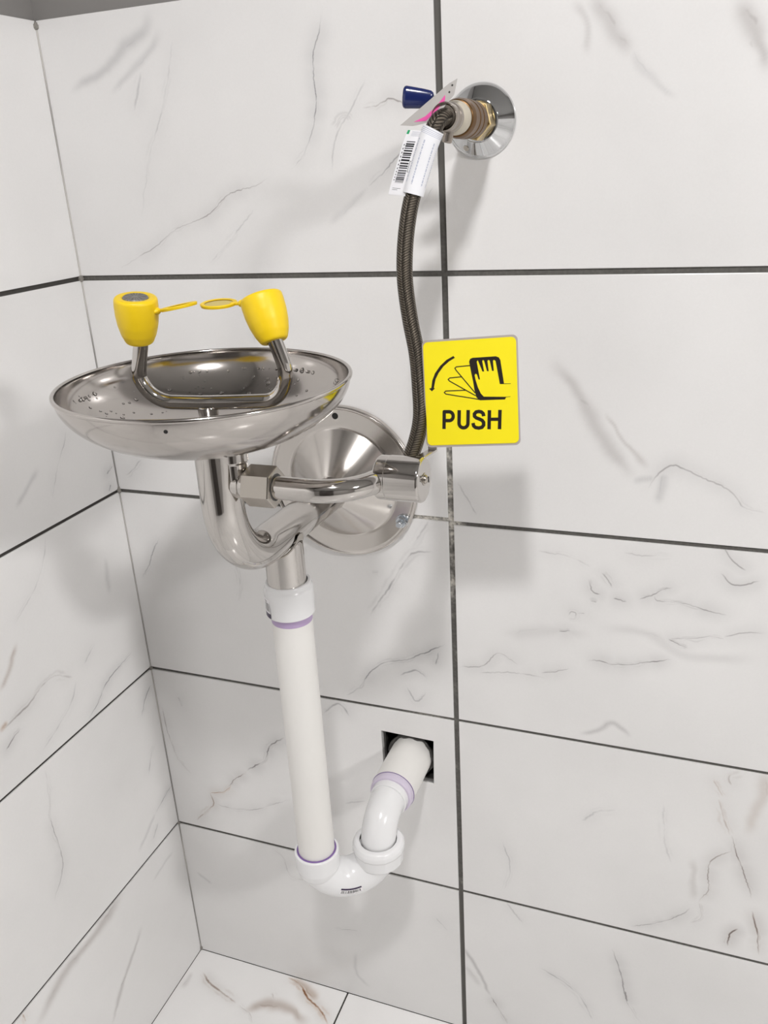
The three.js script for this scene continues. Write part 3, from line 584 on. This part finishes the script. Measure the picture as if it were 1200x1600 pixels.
  const plate = (w, h, r, t, z) => {
    const s = new THREE.Shape(); s.moveTo(-w / 2 + r, -h / 2); s.lineTo(w / 2 - r, -h / 2); s.absarc(w / 2 - r, -h / 2 + r, r, -Math.PI / 2, 0); s.lineTo(w / 2, h / 2 - r); s.absarc(w / 2 - r, h / 2 - r, r, 0, Math.PI / 2);
    s.lineTo(-w / 2 + r, h / 2); s.absarc(-w / 2 + r, h / 2 - r, r, Math.PI / 2, Math.PI); s.lineTo(-w / 2, -h / 2 + r); s.absarc(-w / 2 + r, -h / 2 + r, r, Math.PI, Math.PI * 1.5);
    const g = new THREE.ExtrudeGeometry(s, { depth: t, bevelEnabled: true, bevelThickness: 0.0002, bevelSize: 0.0002, bevelOffset: -0.0002, bevelSegments: 1, curveSegments: 10 }); g.translate(0, 0, z);
    const uv = g.attributes.uv, p = g.attributes.position; for (let i = 0; i < uv.count; i++) uv.setXY(i, p.getX(i) / w + 0.5, p.getY(i) / h + 0.5);
    return g;
  };
  const pp = part(eye, 'push_plate', plate(PW, PH, 0.005, 0.0014, -0.0016).applyMatrix4(rot), std({ color: 0xb9b0ad, roughness: 0.45, metalness: 0.3 }), 'yellow PUSH sign with a hand pressing a flap');
  const fw = PW * 0.972, fh = PH * 0.962;
  part(pp, 'printed_face', plate(fw, fh, 0.0048, 0.0002, 0.0002).applyMatrix4(rot), std({ map: signTexture(), roughness: 0.4 }));
  // flat bracket from the valve's end up behind the plate, with a rubber stop
  const inPlate = (g) => g.applyMatrix4(rot), B0 = V3(-PW / 2 + 0.0055, -PH / 2 - 0.003, -0.0028).applyMatrix4(rot), A0 = V3(0.5585, SY + 0.0205, VZ - 0.006);
  const behind = new RoundedBoxGeometry(0.009, 0.05, 0.0022, 2, 0.0008); behind.translate(-PW / 2 + 0.0055, -PH / 2 + 0.0215, -0.0028);
  const link = new RoundedBoxGeometry(0.009, A0.distanceTo(B0) + 0.004, 0.0022, 2, 0.0008); along(link, A0.clone().add(B0).multiplyScalar(0.5), B0.clone().sub(A0));
  part(eye, 'push_bracket', merged([inPlate(behind), link]), steelBrushed);
  part(eye, 'rubber_stop', inPlate(new RoundedBoxGeometry(0.012, 0.024, 0.006, 2, 0.002).translate(-PW / 2 + 0.0045, 0.012, -0.005)), rubber);
}
function signTexture() {
  const Wc = 930, Hc = 1040, cv = document.createElement('canvas'); cv.width = Wc; cv.height = Hc; const c = cv.getContext('2d');
  c.fillStyle = '#fbe916'; c.fillRect(0, 0, Wc, Hc);
  // drawing units: a sheet 615 wide and 715 high with its own origin
  const s = Wc / 615, P = (x, y) => { const u = x - 298 - 0.056 * (y - 190), v = y - 190 + 0.072 * (x - 298); return [u * s, v * Hc / 722]; };
  const poly = (pts, fill) => { c.beginPath(); pts.forEach((p, i) => { const q = P(...p); i ? c.lineTo(...q) : c.moveTo(...q); }); c.closePath(); c.fillStyle = fill; c.fill(); };
  const line = (pts, w) => { c.beginPath(); pts.forEach((p, i) => { const q = P(...p); i ? c.lineTo(...q) : c.moveTo(...q); }); c.lineWidth = w * s; c.lineJoin = 'round'; c.lineCap = 'butt'; c.strokeStyle = '#1d1410'; c.stroke(); };
  const K = '#1d1410';
  // curved arrow
  poly([[506, 280], [516, 292], [478, 317], [440, 352], [408, 398], [388, 442], [377, 503], [385, 505], [364, 526], [345, 507], [360, 503], [366, 450], [384, 400], [418, 349], [460, 307]], K);
  // flap positions
  line([[622, 343], [527, 354], [517, 363], [526, 378], [655, 530]], 7);
  line([[566, 421], [484, 431], [473, 441], [482, 452], [660, 550]], 7);
  line([[590, 513], [458, 522], [448, 533], [460, 543], [690, 575]], 7);
  // hand on the flap
  poly([[611, 318], [617, 299], [634, 291], [785, 279], [804, 286], [815, 304], [843, 465], [860, 466], [860, 552], [851, 570], [688, 580], [664, 560], [650, 510], [640, 452], [628, 400]], K);
  poly([[668, 307], [700, 383], [711, 383], [697, 312], [702, 305], [709, 309], [730, 380], [741, 380], [731, 311], [738, 304], [746, 309], [763, 378], [774, 377], [767, 309], [774, 303], [784, 310], [816, 466], [885, 464], [885, 549], [866, 552], [712, 554], [692, 532], [672, 490], [656, 440], [649, 410], [654, 399], [664, 403], [676, 438], [685, 437], [661, 316]], '#fbe916');
  poly([[843, 462], [886, 460], [886, 463], [843, 466]], K); poly([[850, 552], [886, 548], [886, 551], [850, 556]], K);
  // the word
  const arc = (cx, cy, rx, ry, a0, a1) => { const o = []; for (let k = 0; k <= 14; k++) { const a = (a0 + (a1 - a0) * k / 14) * Math.PI / 180; o.push([cx + rx * Math.cos(a), cy + ry * Math.sin(a)]); } return o; };
  const LW = 23;
  line([[450, 787], [450, 666], [482, 665], ...arc(484, 696, 27, 31, -90, 90), [450, 728]], LW);
  line([[551, 652], [551, 740], ...arc(581, 742, 30, 32, 180, 0), [611, 740], [611, 649]], LW);
  line([[715, 689], [711, 671], [699, 660], [682, 657], [664, 661], [653, 675], [654, 691], [666, 702], [686, 709], [704, 717], [715, 731], [716, 750], [705, 766], [684, 772], [662, 769], [649, 757], [645, 738]], LW);
  line([[752, 646], [752, 778]], LW); line([[821, 642], [821, 775]], LW); line([[752, 709], [821, 706]], LW * 0.95);
  const t = new THREE.CanvasTexture(cv); t.colorSpace = THREE.SRGBColorSpace; t.magFilter = THREE.LinearFilter; return t;
}
// ------------------------------------------------------------------ water left in the bowl
{
  const g = new THREE.SphereGeometry(1, 14, 10), N = 240;
  const im = new THREE.InstancedMesh(g, phys({ color: 0xffffff, roughness: 0.02, transmission: 1, thickness: 0.002, ior: 1.33 }), N);
  im.name = 'water_drops'; im.userData = { kind: 'stuff', label: 'clear water drops scattered over the inside of the steel bowl', category: 'water drops' };
  const A = BOWL.a - 0.0012, B = BOWL.b - 0.0012, c = V3(0.3715, 1.174, 0.303), m = new THREE.Matrix4();
  const clusters = [[-0.07, -0.10, 0.03], [0.0, -0.12, 0.035], [0.03, -0.12, 0.03], [-0.125, 0.02, 0.02], [0.11, -0.06, 0.03], [-0.06, 0.04, 0.035], [-0.10, -0.03, 0.04]];
  for (let i = 0; i < N; i++) {
    const k = clusters[i % clusters.length]; let x = k[0] + (rnd() + rnd() - 1) * k[2] * 1.4, z = k[1] + (rnd() + rnd() - 1) * k[2] * 1.4; const r = Math.hypot(x, z); if (r > 0.130) { x *= 0.128 / r; z *= 0.128 / r; }
    const y = -B * Math.sqrt(1 - (x * x + z * z) / (A * A)), n = V3(-x / A ** 2, -y / B ** 2, -z / A ** 2).normalize(), s = i % 17 === 0 ? 0.0027 : 0.0010 + rnd() * 0.0012;
    m.compose(V3(c.x + x, c.y + y, c.z + z).addScaledVector(n, s * 0.15), new THREE.Quaternion().setFromUnitVectors(Y, n), V3(s, s * 0.55, s)); im.setMatrixAt(i, m);
  }
  scene.add(im); shadow(im);
}
// ------------------------------------------------------------------ waste pipe and trap
{
  const DX = 0.37, DZ = 0.1835, LX = 0.440, LZ = 0.137, OY = 0.535;
  const t = thing('waste_pipe', 'white plastic waste pipe and trap running from the eyewash into the wall opening', 'pipe', V3(DX, 0.42, DZ));
  const lat = (prof, x, z, e) => { const g = turned(prof, e || 0.0008, 64); g.translate(x, 0, z); return g; };
  const pipe = part(t, 'straight_pipe', lat([[0.0, 0.488], [0.0241, 0.488], [0.0241, 0.888], [0, 0.888]], DX, DZ), pvcPipe);
  part(pipe, 'primer_band', lat([[0.0238, 0.8570], [0.02425, 0.8580], [0.02445, 0.868], [0.0238, 0.8685]], DX, DZ, 0.0001), primer, 'purple primer smear');
  const col = part(t, 'pipe_coupling', lat([[0.0232, 0.9095], [0.0262, 0.9095], [0.0272, 0.9075], [0.0272, 0.9045], [0.0284, 0.903], [0.0289, 0.901], [0.0284, 0.8685], [0.0242, 0.8675]], DX, DZ + 0.001), pvc, 'white glossy coupling under the steel stub');
  // sticker on the coupling
  const sticker = (r, h, a0, a1, tex) => { const g = new THREE.CylinderGeometry(r, r, h, 24, 1, true, a0, a1 - a0); return g; };
  const scv = document.createElement('canvas'); scv.width = 128; scv.height = 128; const sx = scv.getContext('2d'); sx.fillStyle = '#f4f2f4'; sx.fillRect(0, 0, 128, 128); sx.fillStyle = '#222'; let bx = 8; while (bx < 116) { const w = 2 + Math.floor(rnd() * 5); sx.fillRect(bx, 26, w, 58); bx += w + 2 + Math.floor(rnd() * 5); } sx.fillRect(8, 14, 70, 5); sx.fillStyle = '#2c1640'; sx.fillRect(0, 96, 128, 32);
  const stx = new THREE.CanvasTexture(scv); stx.colorSpace = THREE.SRGBColorSpace;
  const stickerMat = std({ map: stx, roughness: 0.35 });
  const s1 = new THREE.CylinderGeometry(0.0289, 0.0289, 0.024, 24, 1, true, -0.95, 0.5); s1.translate(DX, 0.882, DZ + 0.001);
  part(col, 'barcode_sticker', s1, stickerMat);
  // trap: hub, U bend, slip nut
  const dirU = V3(LX - DX, 0, LZ - DZ), sep = dirU.length(); dirU.normalize();
  const cY = 0.4945, RU = sep / 2, up = [];
  up.push(V3(DX, 0.505, DZ));
  for (let k = 0; k <= 28; k++) { const a = Math.PI * k / 28; up.push(V3(DX, cY - RU * Math.sin(a), DZ).addScaledVector(dirU, RU - RU * Math.cos(a))); }
  up.push(V3(LX, 0.498, LZ));
  const bend = part(t, 'trap_bend', sweep(up, 0.0262, 48), pvc);
  part(t, 'bend_hub', lat([[0.0243, 0.5105], [0.0292, 0.5108], [0.0298, 0.509], [0.0296, 0.486], [0.0272, 0.4765], [0.025, 0.472]], DX, DZ), pvc);
  const hub = t.children[t.children.length - 1];
  part(hub, 'primer_ring', lat([[0.0238, 0.5088], [0.0243, 0.5116], [0.0262, 0.5118], [0.0266, 0.5106], [0.0238, 0.5086]], DX, DZ, 0.0002), primerDark, 'dark purple primer ring');
  const s2 = new THREE.CylinderGeometry(0.0147, 0.0147, 0.02, 16, 1, true, -0.4, 0.8);
  // small printed label on the lower front of the bend
  {
    const front = V3(-dirU.z, 0, dirU.x); if (front.z < 0) front.negate();
    const rows = 6, colsN = 14, pos = [], uv = [], nor = [], idx = [];
    for (let i = 0; i <= colsN; i++) for (let j = 0; j <= rows; j++) {
      const a = Math.PI * (0.36 + 0.22 * i / colsN), b = 0.10 - 0.40 * j / rows;   // around the U, around the tube
      const cen = V3(DX, cY - RU * Math.sin(a), DZ).addScaledVector(dirU, RU - RU * Math.cos(a));
      const outw = V3(0, -Math.sin(a), 0).addScaledVector(dirU, -Math.cos(a));
      const n = front.clone().multiplyScalar(Math.cos(b)).addScaledVector(outw, -Math.sin(b)).normalize();
      const q = cen.addScaledVector(n, 0.0264); pos.push(q.x, q.y, q.z); nor.push(n.x, n.y, n.z); uv.push(i / colsN, j / rows);
    }
    for (let i = 0; i < colsN; i++) for (let j = 0; j < rows; j++) { const a = i * (rows + 1) + j, b = a + rows + 1; idx.push(a, a + 1, b, b, a + 1, b + 1); }
    const g = new THREE.BufferGeometry(); g.setAttribute('position', new THREE.Float32BufferAttribute(pos, 3)); g.setAttribute('normal', new THREE.Float32BufferAttribute(nor, 3)); g.setAttribute('uv', new THREE.Float32BufferAttribute(uv, 2)); g.setIndex(idx);
    part(bend, 'barcode_sticker', g, stickerMat);
  }
  // ribbed slip nut
  {
    const n = turned([[0.0255, 0.5055], [0.0300, 0.5058], [0.0325, 0.5045], [0.0352, 0.500], [0.0356, 0.495], [0.0352, 0.493], [0.0338, 0.4915], [0.0330, 0.475], [0.0315, 0.472], [0.026, 0.472]], 0.0007, 96);
    const p = n.attributes.position; for (let i = 0; i < p.count; i++) { const x = p.getX(i), z = p.getZ(i), r = Math.hypot(x, z); if (r > 0.0318) { const a = Math.atan2(z, x), k = 1 + 0.016 * Math.max(0, Math.sin(a * 8)) ** 6; p.setX(i, x * k); p.setZ(i, z * k); } }
    n.computeVertexNormals(); n.translate(LX, 0, LZ); part(t, 'slip_nut', n, pvc);
  }
  const el = fillet([V3(LX, 0.494, LZ), V3(LX, OY, LZ), V3(LX, OY, 0.06)], 0.042);
  part(t, 'wall_elbow', sweep(el, 0.0238, 48), pvc);
  part(t, 'elbow_hub', along(turned([[0.0236, 0.016], [0.0262, 0.0165], [0.0265, 0.0], [0.024, -0.002]], 0.0008, 64), V3(LX, OY, 0.079), ZP), pvc);
  const cp = part(t, 'wall_coupling', along(turned([[0.024, 0.096], [0.0295, 0.096], [0.0305, 0.094], [0.0312, 0.05], [0.0312, 0], [0.027, 0]], 0.001, 64), V3(LX, OY, -0.012), ZP), pvcPipe);
  part(cp, 'primer_ring', along(turned([[0.0240, 0.0842], [0.0290, 0.0848], [0.0300, 0.0838], [0.0308, 0.0815], [0.0311, 0.0745], [0.0300, 0.0740]], 0.0003, 64), V3(LX, OY, 0), ZP), std({ color: new THREE.Color().setRGB(0.70, 0.63, 0.76), roughness: 0.3 }), 'lilac primer ring');
  part(cp, 'primer_line', along(new THREE.TorusGeometry(0.0312, 0.0005, 8, 64).rotateX(Math.PI / 2), V3(LX, OY, 0.0735), ZP), primerDark);
  // torn dark rubber seal around the pipe inside the opening
  {
    const pts = []; for (let k = 0; k <= 60; k++) { const a = k / 60 * Math.PI * 2; pts.push(V3(LX + 0.0335 * Math.cos(a), OY + 0.0335 * Math.sin(a), -0.009 + 0.002 * Math.sin(a * 5) + 0.0015 * Math.sin(a * 11))); }
    const g = sweep(pts, (f) => 0.0022 + 0.0012 * vnoise(f * 30, 7), 10, false); part(t, 'pipe_seal', g, rubber);
  }
}
// ------------------------------------------------------------------ wall escutcheon, stop valve, hose
const SX = 0.559, SYv = 1.3875;
{
  const e = thing('escutcheon', 'round polished chrome escutcheon plate around the brass water outlet', 'escutcheon', V3(SX, SYv, 0.0003));
  const g = turned([[0.0168, 0.0165], [0.0185, 0.0175], [0.0215, 0.0170], [0.0345, 0.0052], [0.0368, 0.0025], [0.0375, 0.0008], [0.0372, 0.0002], [0.034, 0.0002]], 0.0007, 96);
  part(e, 'dome', along(g, V3(SX, SYv, 0.0003), ZP), chrome);
  const set = V3(SX - 0.0145, SYv - 0.0255, 0.0095);
  part(e, 'set_screw', along(turned([[0, 0.0014], [0.0032, 0.0014], [0.0036, 0], [0, 0]], 0.0003, 20), set, V3(-0.36, -0.6, 0.95)), steelNut);

  const v = thing('stop_valve', 'brass and nickel stop valve with a dark blue lever sticking out of the chrome plate', 'valve', V3(SX, SYv, 0.01));
  const A = (prof, z, e2) => along(turned(prof, e2 || 0.0007, 48), V3(SX, SYv, z), ZP);
  part(v, 'pipe_nipple', A([[0, -0.02], [0.0125, -0.02], [0.0125, 0.11], [0, 0.11]], 0), bronze);
  part(v, 'brass_nut', along(hexPrism(0.0205, 0.027, 0.012, 0.0014), V3(SX, SYv, 0.013), ZP, 0.25), brass);
  part(v, 'bronze_collar', A([[0.012, 0.040], [0.0174, 0.040], [0.0180, 0.0425], [0.0180, 0.056], [0.0172, 0.057], [0.0172, 0.0600], [0.0182, 0.0610], [0.0186, 0.064], [0.0186, 0.073], [0.0178, 0.074], [0.0178, 0.0765], [0.0184, 0.0775], [0.0184, 0.090], [0.0168, 0.0965], [0.012, 0.098]], 0), bronze);
  part(v, 'sealing_ring', A([[0.011, 0.096], [0.0152, 0.0965], [0.0156, 0.103], [0.0146, 0.111], [0.0132, 0.115], [0.011, 0.116]], 0), teflon);
  const body = part(v, 'valve_body', merged([A([[0.006, 0.113], [0.0122, 0.1135], [0.0134, 0.117], [0.0136, 0.124], [0.0122, 0.1275], [0.0122, 0.1295], [0.0128, 0.131], [0.0130, 0.136], [0.0122, 0.1395], [0.0114, 0.140], [0.0108, 0.1375], [0.006, 0.1375]], 0), along(turned([[0, 0.008], [0.0084, 0.008], [0.0084, 0.018], [0.0070, 0.0205], [0, 0.0205]], 0.0008, 32), V3(SX, SYv, 0.119), V3(-0.75, 0.66, 0)), along(turned([[0, 0.009], [0.0050, 0.009], [0.0050, 0.0215], [0.0040, 0.0225], [0, 0.0225]], 0.0005, 24), V3(SX, SYv, 0.114), V3(-0.25, -1, 0))]), nickel);
  // lever: steel strip in a blue sleeve
  const lev = part(v, 'lever', along(new RoundedBoxGeometry(0.010, 0.034, 0.0026, 2, 0.001).translate(0, 0.014, 0), V3(SX - 0.007, SYv + 0.0125, 0.115), V3(-0.93, 0.22, 0.2)), nickel);
  const slv = turned([[0, -0.0150], [0.0072, -0.0150], [0.0086, -0.006], [0.0098, 0.008], [0.0102, 0.0140], [0, 0.0150]], 0.0028, 32); slv.scale(1, 1, 0.55); slv.rotateY(0.0);
  part(lev, 'lever_sleeve', along(slv, V3(SX - 0.0305, SYv + 0.0185, 0.121), V3(-0.96, 0.14, 0.2)), bluePlastic, 'dark blue plastic sleeve');
}
{
  const h = thing('supply_hose', 'dark braided steel supply hose with a white barcode wrapper, from stop valve down to eyewash', 'hose', V3(0.5415, 1.085, 0.238));
  const ctl = [V3(SX, SYv, 0.126), V3(SX, SYv - 0.0003, 0.138), V3(0.5560, 1.3835, 0.1485), V3(0.5490, 1.370, 0.1520), V3(0.5385, 1.343, 0.1535), V3(0.5322, 1.3235, 0.156), V3(0.5272, 1.302, 0.159), V3(0.5237, 1.272, 0.163), V3(0.5235, 1.243, 0.166), V3(0.530, 1.207, 0.174), V3(0.5375, 1.177, 0.181), V3(0.5425, 1.148, 0.190), V3(0.5455, 1.117, 0.199), V3(0.5440, 1.098, 0.209), V3(0.5400, 1.081, 0.219), V3(0.5385, 1.0745, 0.224)];
  const pts = smooth(ctl, 260);
  const N = 128, M = 256, d = new Uint8Array(N * M * 4), bd = new Uint8Array(N * M * 4);
  // over-and-under weave: strands lean one way in one stripe and the other way in the next
  for (let j = 0; j < M; j++) for (let i = 0; i < N; i++) {
    const u = i / N * 6, vv = j / M * 8, st = Math.floor(u), fu = u - st, lean = st % 2 ? 1 : -1;
    const ph = ((vv + lean * fu * 1.7) % 1 + 1) % 1, ridge = Math.sin(ph * Math.PI) * Math.sin(fu * Math.PI) ** 0.5, wire = 0.75 + 0.25 * Math.sin((ph * 3) * Math.PI * 2);
    const b = ridge * wire, o = (j * N + i) * 4, c = 44 + 135 * b;
    d[o] = c; d[o + 1] = c * 0.93; d[o + 2] = c * 0.84; d[o + 3] = 255; bd[o] = bd[o + 1] = bd[o + 2] = 255 * b; bd[o + 3] = 255;
  }
  const mk = (arr, srgb) => { const t = new THREE.DataTexture(arr, N, M); if (srgb) t.colorSpace = THREE.SRGBColorSpace; t.magFilter = t.minFilter = THREE.LinearFilter; t.wrapS = t.wrapT = THREE.RepeatWrapping; t.repeat.set(1, 1 / 0.020); t.needsUpdate = true; return t; };
  const braid = std({ map: mk(d, true), bumpMap: mk(bd, false), bumpScale: 0.0012, metalness: 0.85, roughness: 0.34 });
  part(h, 'braid', sweep(pts, 0.0079, 32), braid);
  // crimped ends
  const ferr = (i0, i1, r) => sweep(pts.slice(i0, i1), r, 32);
  part(h, 'ferrule', ferr(248, 261, 0.0092), nickel);
  // wrapper: tube round the hose plus a flat flag with a barcode
  const i0 = 62, i1 = 118; 
  const wcv = document.createElement('canvas'); wcv.width = 256; wcv.height = 512; const w = wcv.getContext('2d');
  w.fillStyle = '#f3f4f8'; w.fillRect(0, 0, 256, 512); w.fillStyle = '#aab0c8';
  for (let k = 0; k < 4; k++) w.fillRect(0, 14 + k * 12, 256, 3);
  w.fillStyle = '#b9bed0'; for (let k = 0; k < 9; k++) { const x = 12 + k * 27; for (let y = 96; y < 440;) { const L = 6 + rnd() * 26; w.fillRect(x, y, 5, Math.min(L, 440 - y)); y += L + 5; } }
  const wt = new THREE.CanvasTexture(wcv); wt.colorSpace = THREE.SRGBColorSpace;
  const wrapPts = []; for (let i = 0; i < pts.length; i++) { const y = pts[i].y; if (y < 1.3775 && y > 1.3215 && i > 20) wrapPts.push(pts[i].clone()); }
  const wg = sweep(wrapPts, 0.0102, 40, false); { const uv = wg.attributes.uv; let m = 0; for (let i = 0; i < uv.count; i++) m = Math.max(m, uv.getY(i)); for (let i = 0; i < uv.count; i++) uv.setXY(i, uv.getX(i), 1 - uv.getY(i) / m); }
  const wr = part(h, 'paper_wrapper', wg, std({ map: wt, roughness: 0.4 }), 'white paper wrapper with fine print');
  const fcv = document.createElement('canvas'); fcv.width = 128; fcv.height = 512; const f = fcv.getContext('2d');
  f.fillStyle = '#f6f6fa'; f.fillRect(0, 0, 128, 512); f.fillStyle = '#a6abb8'; for (let k = 0; k < 5; k++) f.fillRect(38, 14 + k * 11, 80, 3);
  f.fillStyle = '#16161c'; for (let y = 110; y < 400;) { const t = 3 + Math.floor(rnd() * 9); f.fillRect(26, y, 62, t); y += t + 3 + Math.floor(rnd() * 8); }
  for (let y = 130; y < 380; y += 24) { f.fillRect(12, y, 6, 10); } f.strokeStyle = '#555'; f.lineWidth = 3; f.strokeRect(94, 230, 16, 70); f.fillRect(20, 448, 60, 3); f.fillRect(20, 462, 40, 3);
  f.fillStyle = '#1fa66a'; f.fillRect(0, 0, 18, 44);
  const ft = new THREE.CanvasTexture(fcv); ft.colorSpace = THREE.SRGBColorSpace;
  // flag: thin folded paper leaving the wrapper towards the left, slightly curved
  const pos = [], uv = [], idx = [], nA = wrapPts.length - 1, th = 0.0003;
  for (let s = 0; s < 2; s++) for (let i = 0; i <= nA; i++) for (let k = 0; k <= 6; k++) {
    const p = wrapPts[i], u = k / 6, q = V3(p.x - 0.0055 - 0.0185 * u, p.y - 0.0012 + 0.002 * u, p.z + 0.0060 - 0.004 * u * u + (s ? -th : th)); pos.push(q.x, q.y, q.z); uv.push(1 - u, 1 - i / nA);
  }
  const row = 7, cnt = (nA + 1) * row;
  for (let i = 0; i < nA; i++) for (let k = 0; k < 6; k++) { const a = i * row + k, b = a + row; idx.push(a, a + 1, b, b, a + 1, b + 1); idx.push(cnt + a, cnt + b, cnt + a + 1, cnt + b, cnt + b + 1, cnt + a + 1); }
  const edge = (a, b) => idx.push(a, b, cnt + a, b, cnt + b, cnt + a);
  for (let k = 0; k < 6; k++) { edge(k + 1, k); edge(nA * row + k, nA * row + k + 1); } for (let i = 0; i < nA; i++) { edge(i * row + 6, (i + 1) * row + 6); edge((i + 1) * row, i * row); }
  const fg = new THREE.BufferGeometry(); fg.setAttribute('position', new THREE.Float32BufferAttribute(pos, 3)); fg.setAttribute('uv', new THREE.Float32BufferAttribute(uv, 2)); fg.setIndex(idx); fg.computeVertexNormals();
  part(wr, 'barcode_flag', fg, std({ map: ft, roughness: 0.4 }), 'white flag with a barcode and green corner');
}
{
  // hang tag: thin bent grey plastic tag with a pink stripe, slipped over the valve neck
  const P0 = [[-0.0375, -0.0035], [0.0085, 0.0290], [0.0165, 0.0325], [0.0150, 0.0190], [0.0060, 0.0085], [-0.0060, -0.0030], [-0.0240, -0.0050]];
  const t = thing('hang_tag', 'thin grey plastic tag with a pink stripe hanging behind the hose at the valve', 'tag', V3(SX, SYv, 0.1415));
  const s = new THREE.Shape(P0.map(([x, y]) => new THREE.Vector2(x, y)));
  const mk = (sh, th, z) => { const g = new THREE.ExtrudeGeometry(sh, { depth: th, bevelEnabled: false, curveSegments: 12 }); g.translate(0, 0, z); const p = g.attributes.position; for (let i = 0; i < p.count; i++) p.setZ(i, p.getZ(i) + p.getX(i) * 0.15 - p.getY(i) * 0.5); g.computeVertexNormals(); g.translate(SX - 0.006, SYv - 0.001, 0.1415); return g; };
  part(t, 'plastic_sheet', mk(s, 0.0005, 0), std({ color: new THREE.Color().setRGB(0.50, 0.48, 0.46), roughness: 0.4 }));
  const dot = (x, y) => { const q = new THREE.Shape(); q.absarc(x, y, 0.0009, 0, Math.PI * 2); return mk(q, 0.0004, 0.0004); };
  part(t, 'eyelet', dot(0.0122, 0.0272), rubber); part(t, 'eyelet', dot(0.0100, 0.0215), rubber);
  const pk = new THREE.Shape([[-0.0235, -0.0015], [-0.0120, 0.0025], [-0.0020, 0.0100], [0.0060, 0.0195], [0.0065, 0.0150], [-0.0010, 0.0062], [-0.0110, -0.0015]].map(([x, y]) => new THREE.Vector2(x, y)));
  part(t, 'pink_stripe', mk(pk, 0.0003, 0.0005), std({ color: new THREE.Color().setRGB(0.85, 0.12, 0.42), roughness: 0.35 }), 'bright pink stripe');
}
renderer.render(scene, camera);
